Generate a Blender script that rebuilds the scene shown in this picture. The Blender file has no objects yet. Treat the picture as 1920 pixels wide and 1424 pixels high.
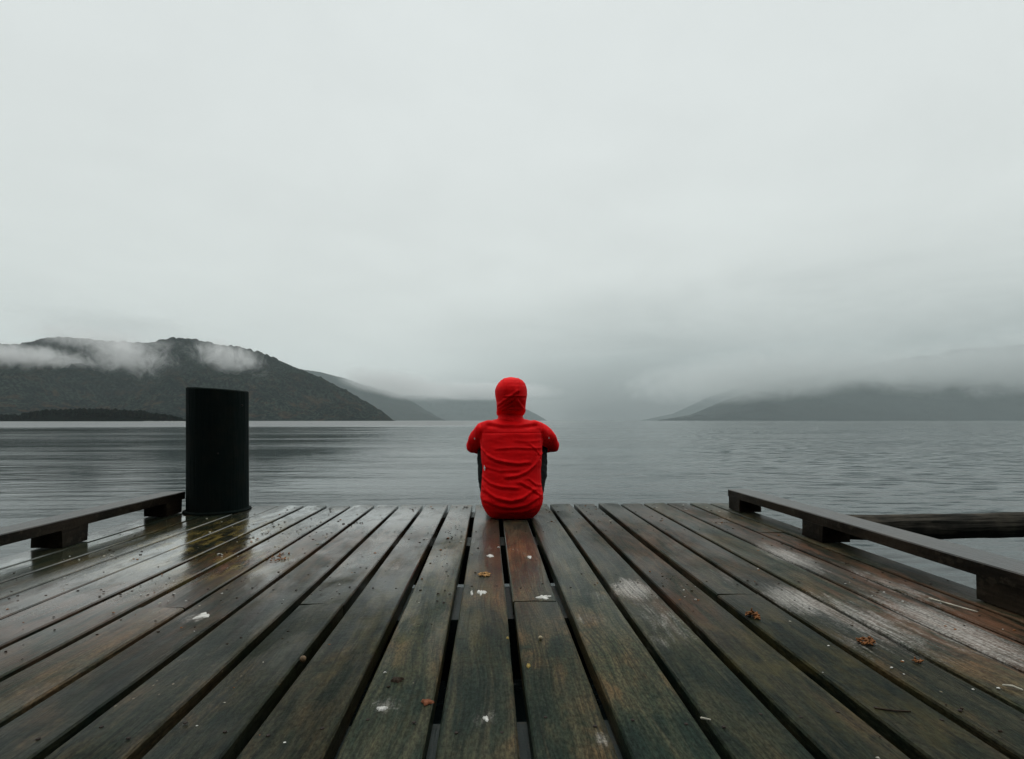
import bpy, bmesh, math, random
import numpy as np
from mathutils import Vector, noise as mnoise

random.seed(7)
rng = np.random.default_rng(7)
scene = bpy.context.scene
COL = scene.collection
R = math.radians

# ------------------------------------------------------------------ camera
CAM_Z = 0.6                      # metres above the pier deck
YAW = math.atan(0.042)
cam_data = bpy.data.cameras.new("camera")
cam = bpy.data.objects.new("camera", cam_data)
COL.objects.link(cam)
cam.location = (0, 0, CAM_Z)
cam.rotation_euler = (R(90), 0, -YAW)
cam_data.sensor_width = 36
cam_data.sensor_fit = 'HORIZONTAL'
cam_data.lens = 18.75
cam_data.shift_y = 77 / 1920
cam_data.clip_start = 0.05
cam_data.clip_end = 60000
scene.camera = cam

# ------------------------------------------------------------------ world
SUN_EL, SUN_AZ = R(74), R(8)     # a thick overcast, brightest over the lake ahead
world = bpy.data.worlds.new("World")
scene.world = world
world.use_nodes = True
wn, wl = world.node_tree.nodes, world.node_tree.links
wn.clear()


def nd(tree, t, **kw):
    n = tree.nodes.new(t)
    for k, v in kw.items():
        if k.startswith('i_'):
            key = k[2:]
            n.inputs[int(key) if key.isdigit() else key.replace('_', ' ')].default_value = v
        else:
            setattr(n, k, v)
    return n


class NT:
    """tiny helper for writing node maths"""
    def __init__(self, tree):
        self.t = tree

    def n(self, t, **kw):
        return nd(self.t, t, **kw)

    def link(self, a, b):
        self.t.links.new(a, b)

    def put(self, sock, v):
        if hasattr(v, 'is_output'):
            self.t.links.new(v, sock)
        else:
            sock.default_value = v

    def m(self, op, a, b=0.0, c=None, clamp=False):
        n = self.n('ShaderNodeMath', operation=op, use_clamp=clamp)
        self.put(n.inputs[0], a)
        self.put(n.inputs[1], b)
        if c is not None:
            self.put(n.inputs[2], c)
        return n.outputs[0]

    def vm(self, op, a, b=(0, 0, 0)):
        n = self.n('ShaderNodeVectorMath', operation=op)
        self.put(n.inputs[0], a)
        self.put(n.inputs[1], b)
        return n.outputs['Value'] if op in ('LENGTH', 'DOT_PRODUCT') else n.outputs[0]

    def smooth(self, x, a, b, lo=0.0, hi=1.0):
        n = self.n('ShaderNodeMapRange', interpolation_type='SMOOTHSTEP')
        self.put(n.inputs[0], x)
        n.inputs[1].default_value, n.inputs[2].default_value = a, b
        n.inputs[3].default_value, n.inputs[4].default_value = lo, hi
        return n.outputs[0]

    def noise(self, vec, scale=1.0, detail=4.0, rough=0.5, dist=0.0):
        n = self.n('ShaderNodeTexNoise')
        if vec is not None:
            self.link(vec, n.inputs['Vector'])
        n.inputs['Scale'].default_value = scale
        n.inputs['Detail'].default_value = detail
        n.inputs['Roughness'].default_value = rough
        n.inputs['Distortion'].default_value = dist
        return n.outputs[0]

    def mix(self, f, a, b, mode='MIX'):
        n = self.n('ShaderNodeMix', data_type='RGBA', blend_type=mode)
        self.put(n.inputs[0], f)
        self.put(n.inputs[6], a)
        self.put(n.inputs[7], b)
        return n.outputs[2]

    def ramp(self, x, stops):
        n = self.n('ShaderNodeValToRGB')
        e = n.color_ramp.elements
        while len(e) < len(stops):
            e.new(0.5)
        for i, (p, c) in enumerate(stops):
            e[i].position = p
            e[i].color = (*c, 1) if len(c) == 3 else c
        self.put(n.inputs[0], x)
        return n.outputs[0]


w = NT(world.node_tree)
sky_tex = w.n('ShaderNodeTexSky', sky_type='NISHITA', sun_disc=False,
              sun_elevation=SUN_EL, sun_rotation=SUN_AZ, altitude=50,
              air_density=1.0, dust_density=4.0)
tc = w.n('ShaderNodeTexCoord')
dirn = tc.outputs['Generated']
sep = w.n('ShaderNodeSeparateXYZ')
w.link(dirn, sep.inputs[0])
dz = w.m('MAXIMUM', sep.outputs[2], 0.0)
# cloud cover brightens from the horizon upwards (thinner cloud overhead)
grad = w.ramp(dz, [(0.0, (.56, .59, .575)), (0.09, (.72, .755, .73)), (0.19, (.735, .775, .75)),
                   (0.32, (.735, .775, .755)), (0.45, (.745, .785, .77)), (0.65, (.75, .795, .785)), (1.0, (.80, .83, .82))])
# slow billows in the cloud sheet: sampled on the cloud plane so they shrink toward the horizon
plane = w.vm('DIVIDE', dirn, (1, 1, 1))
den = w.m('ADD', dz, 0.16)
comb = w.n('ShaderNodeCombineXYZ')
w.link(w.m('DIVIDE', sep.outputs[0], den), comb.inputs[0])
w.link(w.m('DIVIDE', sep.outputs[1], den), comb.inputs[1])
bill = w.noise(comb.outputs[0], 0.55, 4.0, 0.5, 0.4)
bill = w.smooth(bill, 0.25, 0.75, 0.945, 1.045)
bill2 = w.noise(comb.outputs[0], 1.9, 5.0, 0.55, 0.3)
bill2 = w.smooth(bill2, 0.3, 0.7, 0.975, 1.02)
# a denser, lower cloud bank over the right half of the valley
az = w.m('ARCTAN2', sep.outputs[0], sep.outputs[1])
wob = w.noise(comb.outputs[0], 0.8, 5.0, 0.6, 0.5)
wob_s = w.m('MULTIPLY', w.m('SUBTRACT', wob, 0.5), 0.20)
bank_el = w.smooth(w.m('ADD', dz, wob_s), 0.03, 0.27, 1.0, 0.0)
bank_az = w.smooth(w.m('ADD', az, w.m('MULTIPLY', wob_s, 1.2)), -0.28, 0.26, 0.0, 1.0)
bank_az2 = w.smooth(az, 0.9, 2.4, 1.0, 0.0)
bank = w.m('MULTIPLY', w.m('MULTIPLY', bank_el, bank_az), bank_az2)
low = w.m('MULTIPLY', w.m('MULTIPLY', w.smooth(dz, 0.0, 0.13, 1.0, 0.0), bank_az), bank_az2)
bank_f = w.m('SUBTRACT', 1.0, w.m('ADD', w.m('MULTIPLY', bank, 0.56), w.m('MULTIPLY', low, 0.33)))
fac = w.m('MULTIPLY', w.m('MULTIPLY', bill, bill2), bank_f)
cloud = w.vm('MULTIPLY', grad, (10.6, 10.6, 10.6))
sc_n = w.n('ShaderNodeVectorMath', operation='SCALE')
w.link(cloud, sc_n.inputs[0])
w.link(fac, sc_n.inputs[3])
tinted = w.mix(bank, sc_n.outputs[0], w.vm('MULTIPLY', sc_n.outputs[0], (.965, 1.0, 1.005)))
cov = w.mix(0.955, sky_tex.outputs[0], tinted)
bg = w.n('ShaderNodeBackground')
w.link(cov, bg.inputs[0])
bg.inputs[1].default_value = 0.10
wo = w.n('ShaderNodeOutputWorld')
w.link(bg.outputs[0], wo.inputs[0])

# ------------------------------------------------------------------ sun behind the overcast
sun_data = bpy.data.lights.new("sun", 'SUN')
sun_data.energy = 1.5
sun_data.angle = R(45)
sun_data.color = (1.0, 0.97, 0.93)
sun = bpy.data.objects.new("sun", sun_data)
COL.objects.link(sun)
sun.location = (0, 0, 30)
d = Vector((math.sin(SUN_AZ) * math.cos(SUN_EL), math.cos(SUN_AZ) * math.cos(SUN_EL), math.sin(SUN_EL)))
sun.rotation_euler = d.to_track_quat('Z', 'Y').to_euler()

# ------------------------------------------------------------------ render settings
vs = scene.view_settings
vs.view_transform = 'Standard'
vs.look = 'None'
vs.exposure = 0.0
vs.gamma = 1.0
vs.use_curve_mapping = False
scene.render.engine = 'CYCLES'
cy = scene.cycles
cy.use_denoising = True
cy.use_adaptive_sampling = True
cy.adaptive_threshold = 0.02
cy.max_bounces = 4
cy.diffuse_bounces = 2
cy.glossy_bounces = 2
cy.transmission_bounces = 2
cy.volume_bounces = 2
cy.volume_max_steps = 256
cy.sample_clamp_indirect = 6

# ================================================================== helpers


def link(o, parent=None):
    COL.objects.link(o)
    if parent is not None:
        o.parent = parent
    return o


def tag(o, label=None, cat=None, group=None, kind=None):
    if label:
        o["label"] = label
    if cat:
        o["category"] = cat
    if group:
        o["group"] = group
    if kind:
        o["kind"] = kind
    return o


def empty(name, loc=(0, 0, 0)):
    o = bpy.data.objects.new(name, None)
    o.location = loc
    o.empty_display_size = 0.1
    return link(o)


def mesh_obj(name, verts, faces, mat, parent=None, smooth=False, loc=None):
    me = bpy.data.meshes.new(name)
    me.from_pydata([tuple(v) for v in verts], [], faces)
    me.update()
    if smooth:
        me.polygons.foreach_set('use_smooth', [True] * len(me.polygons))
    if mat:
        me.materials.append(mat)
    o = bpy.data.objects.new(name, me)
    if loc is not None:
        o.location = loc
    return link(o, parent)


def new_mat(name):
    m = bpy.data.materials.new(name)
    m.use_nodes = True
    m.node_tree.nodes.clear()
    t = NT(m.node_tree)
    out = t.n('ShaderNodeOutputMaterial')
    return m, t, out


def principled(t, out, color, rough=0.6, spec=0.5, bump=None, bump_str=0.3, bump_dist=0.01, ior=1.45, sheen=0.0):
    p = t.n('ShaderNodeBsdfPrincipled')
    t.put(p.inputs['Base Color'], color if hasattr(color, 'is_output') else (*color, 1))
    t.put(p.inputs['Roughness'], rough)
    t.put(p.inputs['Specular IOR Level'], spec)
    p.inputs['IOR'].default_value = ior
    if sheen:
        p.inputs['Sheen Weight'].default_value = sheen
    if bump is not None:
        b = t.n('ShaderNodeBump')
        t.put(b.inputs['Strength'], bump_str)
        b.inputs['Distance'].default_value = bump_dist
        t.link(bump, b.inputs['Height'])
        t.link(b.outputs[0], p.inputs['Normal'])
    t.link(p.outputs[0], out.inputs[0])
    return p


def geo_pos(t):
    return t.n('ShaderNodeNewGeometry').outputs['Position']


def scaled(t, vec, s):
    return t.vm('MULTIPLY', vec, s)


def polar(u, dist):
    """a point dist metres ahead and u (tangent of the bearing off the view axis) to the side"""
    xc, zc = u * dist, dist
    return (xc * math.cos(YAW) + zc * math.sin(YAW), zc * math.cos(YAW) - xc * math.sin(YAW))


def lerp_table(tab, x):
    return float(np.interp(x, [p[0] for p in tab], [p[1] for p in tab]))


# ================================================================== materials
def mat_wood_deck():
    m, t, out = new_mat("wet_deck_wood")
    pos = geo_pos(t)
    oi = t.n('ShaderNodeObjectInfo')
    rnd = oi.outputs['Random']
    off = t.n('ShaderNodeCombineXYZ')
    t.link(t.m('MULTIPLY', rnd, 37.0), off.inputs[0])
    t.link(t.m('MULTIPLY', rnd, 91.0), off.inputs[1])
    p = t.vm('ADD', pos, off.outputs[0])
    # grain, long streaks along the plank
    warp = t.noise(scaled(t, p, (3.0, 0.7, 3.0)), 2.0, 2.0, 0.5)
    wv = t.n('ShaderNodeCombineXYZ')
    t.link(t.m('MULTIPLY', warp, 0.10), wv.inputs[0])
    pg = t.vm('ADD', p, wv.outputs[0])
    grain = t.noise(scaled(t, pg, (1.0, 0.022, 1.0)), 150.0, 5.0, 0.62)
    grain_b = t.noise(scaled(t, pg, (1.0, 0.045, 1.0)), 42.0, 4.0, 0.55)
    blotch = t.noise(scaled(t, p, (1.6, 0.55, 1.0)), 3.2, 5.0, 0.6, 0.6)
    blotch2 = t.noise(scaled(t, pos, (1.0, 0.5, 1.0)), 2.1, 5.0, 0.6, 0.5)
    fine = t.noise(p, 55.0, 4.0, 0.65)
    mott = t.noise(scaled(t, p, (1.0, 0.45, 1.0)), 11.0, 6.0, 0.68, 0.5)
    speck = t.noise(scaled(t, p, (1.0, 0.35, 1.0)), 190.0, 3.0, 0.7)
    base = t.mix(t.smooth(blotch, 0.36, 0.62), (.0095, .0160, .0125, 1), (.031, .033, .0205, 1))
    base = t.mix(t.smooth(blotch2, 0.48, 0.66), base, (.020, .026, .020, 1))
    base = t.mix(t.m('MULTIPLY', t.smooth(mott, 0.46, 0.68), 0.65), base, (.043, .039, .0235, 1))
    base = t.mix(t.m('MULTIPLY', t.smooth(mott, 0.30, 0.46, 1.0, 0.0), 0.7), base, (.0080, .0135, .0115, 1))
    # warm, less grown-over wood: patches with orange heartwood
    orange_m = t.m('MULTIPLY', t.m('MULTIPLY', t.smooth(blotch, 0.46, 0.66), t.smooth(blotch2, 0.33, 0.54)), t.smooth(mott, 0.36, 0.60))
    base = t.mix(t.m('MULTIPLY', orange_m, 0.75), base, (.120, .062, .030, 1))
    base = t.mix(t.m('MULTIPLY', t.smooth(grain, 0.44, 0.62), 0.62), base, (.0050, .0075, .0060, 1))
    base = t.mix(t.m('MULTIPLY', t.smooth(grain_b, 0.50, 0.70), 0.55), base, (.066, .054, .034, 1))
    sk = t.n('ShaderNodeVectorMath', operation='SCALE')
    t.link(base, sk.inputs[0])
    t.link(t.smooth(speck, 0.30, 0.70, 0.50, 1.55), sk.inputs[3])
    base = t.vm('MULTIPLY', sk.outputs[0], (.88, 1.0, .93))
    # per plank tone
    tone = t.smooth(rnd, 0.0, 1.0, 0.62, 1.30)
    tn = t.n('ShaderNodeVectorMath', operation='SCALE')
    t.link(base, tn.inputs[0])
    t.link(tone, tn.inputs[3])
    base = tn.outputs[0]
    # reddish worn zones (scraped boards toward the right curb, boards left of the person) plus moss, and yellow painted in along the post's reflection

    def zones(lst):
        acc = None
        for (x, y, rx, ry, s) in lst:
            v = t.vm('MULTIPLY', t.vm('SUBTRACT', pos, (x, y, 0)), (1 / rx, 1 / ry, 0))
            z = t.smooth(t.vm('LENGTH', v), 0.0, 1.0, s, 0.0)
            acc = z if acc is None else t.m('MAXIMUM', acc, z)
        return acc
    red_z = zones([(1.50, 1.60, .30, 1.1, 1.0), (1.28, 1.55, .28, .75, .8), (1.45, 2.6, .25, 1.0, .75), (-.80, 2.6, .9, 1.0, .55),
                   (-1.3, 1.75, .8, .9, .6), (.85, 2.7, .6, 1.2, .5), (-.25, 3.3, 1.0, .9, .5), (1.2, 3.3, .6, .7, .55), (.62, 1.75, .2, .5, .5), (-1.10, 2.35, .34, .5, 1.2)])  # last zone is orange painted into the post's reflection
    red_n = t.noise(scaled(t, pg, (1.0, 0.16, 1.0)), 30.0, 5.0, 0.65, 0.6)
    red_m = t.m('MULTIPLY', red_z, t.smooth(red_n, 0.36, 0.66), clamp=True)
    base = t.mix(t.m('MULTIPLY', red_m, 0.75), base, (.150, .070, .040, 1))
    moss_refl_z = zones([(-1.45, 2.75, .55, .9, 1.0), (-1.1, 2.3, .4, .5, .7), (-.2, 1.9, .5, 1.2, .18), (.75, 1.3, .4, .8, .18)])  # zones nearest the post paint its reflection's yellow; the others are weak moss
    moss_refl_m = t.m('MULTIPLY', moss_refl_z, t.smooth(t.noise(scaled(t, p, (1, .35, 1)), 17.0, 6.0, 0.65, 0.4), 0.42, 0.66), clamp=True)
    base = t.mix(t.m('MULTIPLY', moss_refl_m, 0.85), base, (.22, .165, .045, 1))
    # dried white scuffs and bird lime, long along the boards
    lime_z = zones([(.51, 1.88, .13, .22, 1.4), (.53, 1.60, .15, .36, .72), (1.315, 2.31, .15, .46, 1.25), (1.03, 1.74, .17, .30, 1.25),
                    (1.33, 1.50, .19, .58, 1.25), (1.12, 1.56, .22, .50, .95), (1.47, 1.9, .13, .6, .8), (.99, 1.40, .12, .25, .5), (.36, 1.82, .12, .16, .55),
                    (.30, 1.60, .10, .10, .62), (.455, 1.44, .12, .15, .5), (.70, 1.86, .10, .20, .45), (-.90, 1.66, .08, .10, .8), (-.385, 2.18, .11, .12, .65),
                    (.17, 2.45, .12, .2, .45), (-.02, 2.5, .12, .16, .45), (.9, 2.0, .12, .22, .6), (.33, 3.4, .06, .12, .7), (-.22, 1.13, .06, .07, .75), (-.014, 1.075, .05, .06, .7),
                    (.21, 1.0, .04, .05, .75), (1.25, 3.55, .1, .2, .5), (.55, 2.4, .1, .25, .4)])
    lime_n = t.noise(scaled(t, pg, (1.0, 0.18, 1.0)), 52.0, 8.0, 0.74, 0.3)
    lime_n2 = t.noise(p, 130.0, 4.0, 0.7)
    ln = t.m('ADD', t.m('MULTIPLY', lime_n, 0.72), t.m('MULTIPLY', lime_n2, 0.28))
    lime = t.smooth(t.m('ADD', ln, t.m('MULTIPLY', lime_z, 0.34)), 0.62, 0.96, 0.0, 0.86)
    lime = t.m('MULTIPLY', lime, t.smooth(lime_z, 0.03, 0.25))
    lime = t.m('MULTIPLY', lime, t.m('MULTIPLY', t.smooth(lime_n2, 0.34, 0.60, 0.40, 1.0), t.smooth(grain, 0.40, 0.62, 1.0, 0.45)))
    base = t.mix(lime, base, (.42, .40, .37, 1))
    # tiny pale grit everywhere
    vor = t.n('ShaderNodeTexVoronoi')
    t.link(scaled(t, p, (1, .8, 1)), vor.inputs['Vector'])
    vor.inputs['Scale'].default_value = 26.0
    grit = t.m('MULTIPLY', t.smooth(vor.outputs['Distance'], 0.045, 0.085, 1.0, 0.0),
               t.smooth(t.noise(p, 4.0, 3.0, 0.6), 0.52, 0.66))
    base = t.mix(t.m('MULTIPLY', grit, 0.6), base, (.26, .22, .16, 1))
    dirt = t.smooth(t.noise(p, 14.0, 6.0, 0.7, 0.4), 0.60, 0.72)
    base = t.mix(t.m('MULTIPLY', dirt, 0.6), base, (.005, .006, .005, 1))
    # standing water film: smooth where wet, rougher where the wood has shed it
    sp = t.n('ShaderNodeSeparateXYZ')
    t.link(pos, sp.inputs[0])
    wet_zone = t.smooth(t.m('ADD', sp.outputs[0], t.m('MULTIPLY', t.m('SUBTRACT', blotch2, .5), 1.4)), -1.5, 0.5, 1.0, 0.10)
    wet_n = t.smooth(t.noise(scaled(t, pos, (1.0, 0.4, 1.0)), 3.4, 5.0, 0.6, 0.5), 0.36, 0.62)
    wet_core = zones([(-1.60, 2.6, 1.15, 1.75, 1.0), (.12, 2.5, .42, 1.3, .35), (-.7, 3.3, 1.2, .9, .8)])
    shed = t.smooth(t.m('ADD', sp.outputs[1], t.m('MULTIPLY', t.m('SUBTRACT', blotch, .5), 1.2)), 1.2, 2.5, 0.10, 1.0)
    wet = t.m('MAXIMUM', t.m('MULTIPLY', t.m('MULTIPLY', wet_zone, wet_n), shed), wet_core)
    wet = t.m('MULTIPLY', wet, t.m('SUBTRACT', 1.0, lime), clamp=True)
    rough = t.m('SUBTRACT', 0.42, t.m('MULTIPLY', wet, 0.32))
    rough = t.m('ADD', rough, t.m('MULTIPLY', t.m('SUBTRACT', fine, 0.5), 0.14))
    spec = t.m('ADD', 0.04, t.m('MULTIPLY', wet, 1.15))
    h = t.m('ADD', t.m('MULTIPLY', grain, 0.6), t.m('ADD', t.m('MULTIPLY', grain_b, 0.5), t.m('MULTIPLY', fine, 0.35)))
    bs = t.m('SUBTRACT', 0.65, t.m('MULTIPLY', wet, 0.50))
    pr = principled(t, out, base, rough, spec, h, bs, 0.004)
    t.link(t.m('MULTIPLY', t.m('MULTIPLY', wet, 0.95), t.smooth(mott, 0.36, 0.54, 0.25, 1.0)), pr.inputs['Coat Weight'])
    t.link(t.m('ADD', 0.05, t.m('MULTIPLY', fine, 0.16)), pr.inputs['Coat Roughness'])
    pr.inputs['Coat IOR'].default_value = 1.5
    return m


def mat_wood_curb(name, lo, hi, spec=0.3, rough=0.5):
    m, t, out = new_mat(name)
    pos = geo_pos(t)
    g = t.noise(scaled(t, pos, (1.0, 0.05, 1.0)), 90.0, 5.0, 0.6)
    b = t.noise(scaled(t, pos, (1.0, .4, 1.0)), 6.0, 5.0, 0.6, 0.4)
    c = t.mix(t.smooth(b, 0.35, 0.68), (*lo, 1), (*hi, 1))
    c = t.mix(t.m('MULTIPLY', t.smooth(g, 0.5, 0.72), 0.6), c, (.006, .007, .006, 1))
    h = t.m('ADD', g, t.m('MULTIPLY', t.noise(pos, 60.0, 4.0, 0.6), 0.5))
    # rain lies on the upper faces only
    nz = t.n('ShaderNodeSeparateXYZ')
    t.link(t.n('ShaderNodeNewGeometry').outputs['True Normal'], nz.inputs[0])
    up = t.smooth(nz.outputs[2], 0.5, 0.9)
    edge = t.noise(pos, 23.0, 4.0, 0.6)
    c = t.mix(t.m('MULTIPLY', t.smooth(edge, .56, .66), .5), c, (.05, .042, .03, 1))
    principled(t, out, c, t.m('ADD', rough - .1, t.m('MULTIPLY', b, 0.2)), t.m('MULTIPLY', t.m('ADD', .10, t.m('MULTIPLY', up, .9)), spec), h, 0.6, 0.005)
    return m


def mat_post():
    m, t, out = new_mat("tarred_post")
    pos = geo_pos(t)
    g = t.noise(scaled(t, pos, (1.0, 1.0, 0.06)), 55.0, 5.0, 0.6)
    b = t.noise(pos, 9.0, 5.0, 0.6)
    c = t.mix(t.smooth(b, 0.4, 0.7), (.0036, .0095, .0090, 1), (.0080, .0115, .0095, 1))
    principled(t, out, c, 0.8, 0.10, g, 1.0, 0.012)
    return m


def mat_log():
    m, t, out = new_mat("weathered_log")
    pos = geo_pos(t)
    g = t.noise(scaled(t, pos, (0.07, 1.0, 1.0)), 46.0, 6.0, 0.62, 0.3)
    b = t.noise(pos, 5.0, 5.0, 0.6)
    c = t.mix(t.smooth(b, 0.35, 0.7), (.026, .025, .021, 1), (.085, .074, .058, 1))
    c = t.mix(t.m('MULTIPLY', t.smooth(g, 0.5, 0.66), 0.85), c, (.004, .005, .004, 1))
    principled(t, out, c, 0.85, 0.12, g, 1.0, 0.014)
    return m


def mat_water():
    m, t, out = new_mat("lake_water")
    pos = geo_pos(t)
    cd = t.n('ShaderNodeVectorMath', operation='LENGTH')
    t.link(pos, cd.inputs[0])
    dist = cd.outputs['Value']
    # wind on the water: ruffled lanes are rough and pale, calmer lanes mirror the dark hills
    sp = t.n('ShaderNodeSeparateXYZ')
    t.link(pos, sp.inputs[0])
    lanes = t.noise(scaled(t, pos, (0.15, 1.0, 1.0)), 0.24, 5.0, 0.62, 0.6)
    lanes_far = t.noise(scaled(t, pos, (0.12, 1.0, 1.0)), 0.012, 4.0, 0.55, 0.3)
    n1 = t.noise(scaled(t, pos, (0.22, 1.0, 1.0)), 0.55, 4.0, 0.55, 0.6)
    n2 = t.noise(scaled(t, pos, (0.40, 1.0, 1.0)), 2.6, 4.0, 0.6, 0.3)
    n3 = t.noise(scaled(t, pos, (0.6, 1.0, 1.0)), 9.0, 4.0, 0.6, 0.3)
    h = t.m('ADD', t.m('MULTIPLY', n1, 0.40), t.m('ADD', t.m('MULTIPLY', n2, 0.11), t.m('MULTIPLY', n3, 0.020)))
    bearing = t.m('DIVIDE', sp.outputs[0], t.m('MAXIMUM', sp.outputs[1], 1.0))
    edge = t.m('ADD', dist, t.m('MULTIPLY', t.m('SUBTRACT', lanes_far, 0.5), 160.0))
    ruffled = t.m('MULTIPLY', t.smooth(edge, 105.0, 190.0), t.smooth(bearing, -0.15, 0.25, 1.0, 0.0))
    rough = t.m('ADD', 0.05, t.m('MULTIPLY', t.smooth(lanes, 0.40, 0.62), 0.10))
    rough = t.m('ADD', rough, t.m('MULTIPLY', ruffled, 0.30))
    strength = t.smooth(lanes, 0.38, 0.62, 0.08, 0.30)
    strength = t.m('MULTIPLY', strength, t.smooth(dist, 40.0, 400.0, 1.0, 0.3))
    p = principled(t, out, (.012, .022, .023), rough, t.m('ADD', 0.29, t.m('MULTIPLY', ruffled, 2.9)), h, strength, 0.5, ior=1.33)
    # far chop, too small to see as waves: every point has its own tilt
    chop = t.n('ShaderNodeTexNoise')
    t.link(scaled(t, pos, (.22, 1, 1)), chop.inputs['Vector'])
    chop.inputs['Scale'].default_value = 6.5
    chop.inputs['Detail'].default_value = 2.0
    tilt = t.vm('MULTIPLY', t.vm('SUBTRACT', chop.outputs['Color'], (.5, .5, .5)), (2.4, 2.4, 0))
    sc = t.n('ShaderNodeVectorMath', operation='SCALE')
    t.link(tilt, sc.inputs[0])
    t.link(t.m('MAXIMUM', ruffled, t.smooth(bearing, -0.25, 0.45, 0.015, 0.15)), sc.inputs[3])
    old = p.inputs['Normal'].links[0].from_socket
    t.link(t.vm('NORMALIZE', t.vm('ADD', old, sc.outputs[0])), p.inputs['Normal'])
    return m


def mat_forest(name, green, dark, autumn, autumn_amt, scale=1.0):
    m, t, out = new_mat(name)
    pos = geo_pos(t)
    n1 = t.noise(scaled(t, pos, (1, 1, .45)), 0.085 * scale, 5.0, 0.7)
    n2 = t.noise(pos, 0.0042 * scale, 5.0, 0.6, 0.5)
    n3 = t.noise(pos, 0.016 * scale, 5.0, 0.65, 0.4)
    gul = t.noise(scaled(t, pos, (1, 1, .18)), 0.018 * scale, 5.0, .7, .4)
    c = t.mix(t.smooth(n1, 0.42, 0.60), (*dark, 1), (*green, 1))
    c = t.mix(t.m('MULTIPLY', t.smooth(gul, .48, .62), .6), c, (*dark, 1))
    c = t.mix(t.m('MULTIPLY', t.smooth(n2, 0.42, 0.66), 0.5), c, (*dark, 1))
    sp = t.n('ShaderNodeSeparateXYZ')
    t.link(pos, sp.inputs[0])
    low = t.smooth(sp.outputs[2], 30.0, 330.0, 1.0, 0.12)
    a = t.m('MULTIPLY', t.m('MULTIPLY', t.smooth(n3, 0.50, 0.66), low), autumn_amt)
    c = t.mix(a, c, (*autumn, 1))
    rock = t.m('MULTIPLY', t.smooth(t.noise(scaled(t, pos, (1, 1, .25)), 0.011 * scale, 5.0, .65), 0.60, 0.72), t.smooth(sp.outputs[2], 60.0, 420.0, 0.1, 0.55))
    c = t.mix(rock, c, (.075, .075, .065, 1))
    b = t.n('ShaderNodeBump')
    principled(t, out, c, 0.95, 0.0, n1, 1.0, 34.0)
    return m


def mat_fabric(name, col, col2, rough=0.62, spec=0.25):
    m, t, out = new_mat(name)
    tc_ = t.n('ShaderNodeTexCoord')
    v = tc_.outputs['Object']
    n = t.noise(v, 14.0, 4.0, 0.6)
    f = t.noise(v, 420.0, 2.0, 0.5)
    c = t.mix(t.smooth(n, 0.35, 0.68), (*col, 1), (*col2, 1))
    h = t.m('ADD', t.m('MULTIPLY', n, 0.5), t.m('MULTIPLY', f, 0.08))
    principled(t, out, c, rough, spec, h, 0.22, 0.005)
    return m


def mat_plain(name, col, rough=0.6, spec=0.3, var=0.35, scale=40.0):
    m, t, out = new_mat(name)
    tc_ = t.n('ShaderNodeTexCoord')
    n = t.noise(tc_.outputs['Object'], scale, 4.0, 0.6)
    lo = tuple(c * (1 - var) for c in col)
    hi = tuple(min(1, c * (1 + var)) for c in col)
    c = t.mix(t.smooth(n, 0.3, 0.7), (*lo, 1), (*hi, 1))
    principled(t, out, c, rough, spec, n, 0.3, 0.002)
    return m


def mat_mist(name, density, scale, thr, stretch, soft=0.16, col=(.93, .95, .95), seed=0.0, g=0.3):
    """cloud vapour: noise eaten into an ellipsoid (object space radius 1)"""
    m, t, out = new_mat(name)
    tc_ = t.n('ShaderNodeTexCoord')
    v = tc_.outputs['Object']
    r = t.vm('LENGTH', v)
    pos = geo_pos(t)
    ps = t.vm('ADD', scaled(t, pos, stretch), (seed, seed * .7, seed * .3))
    n = t.noise(ps, scale, 8.0, 0.74, 1.0)
    shape = t.m('SUBTRACT', t.m('ADD', n, t.m('MULTIPLY', t.smooth(r, 0.0, 1.0, 1.0, 0.0), 0.42)), thr)
    dns = t.m('MULTIPLY', t.smooth(shape, 0.0, soft), density)
    dns = t.m('MULTIPLY', dns, t.smooth(r, 0.70, 0.99, 1.0, 0.0))
    pv = t.n('ShaderNodeVolumePrincipled')
    pv.inputs['Color'].default_value = (*col, 1)
    pv.inputs['Anisotropy'].default_value = g
    t.link(dns, pv.inputs['Density'])
    t.link(pv.outputs[0], out.inputs['Volume'])
    m.cycles.volume_step_rate = 0.5
    return m


DECK = mat_wood_deck()
CURB = mat_wood_curb("curb_wood", (.010, .0085, .0065), (.034, .025, .017), 0.9, 0.34)
BEARER = mat_wood_curb("bearer_wood", (.016, .026, .025), (.030, .042, .039), 0.3, 0.5)
POST = mat_post()
LOG = mat_log()
WATER = mat_water()

# ================================================================== lake
N = 48
WZ = -0.72
wv, wf = [], []
radii = [0, 4, 10, 25, 60, 150, 400, 1000, 2500, 6000, 19000]
wv.append((0, 3000 * 0, WZ))
for r in radii[1:]:
    for i in range(N):
        a = 2 * math.pi * i / N
        wv.append((r * math.cos(a), r * math.sin(a), WZ))
for i in range(N):
    wf.append((0, 1 + i, 1 + (i + 1) % N))
for k in range(len(radii) - 2):
    b0, b1 = 1 + k * N, 1 + (k + 1) * N
    for i in range(N):
        j = (i + 1) % N
        wf.append((b0 + i, b1 + i, b1 + j, b0 + j))
lake = mesh_obj("lake_water", wv, wf, WATER)
tag(lake, "grey rippled lake water stretching to the far shore", "water", kind="structure")

# ================================================================== mountains


def fbm(x, y, oct_=6, H=0.9, seed=0.0):
    return mnoise.fractal(Vector((x + seed, y + seed * 1.7, seed * .31)), H, 2.1, oct_)


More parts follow.
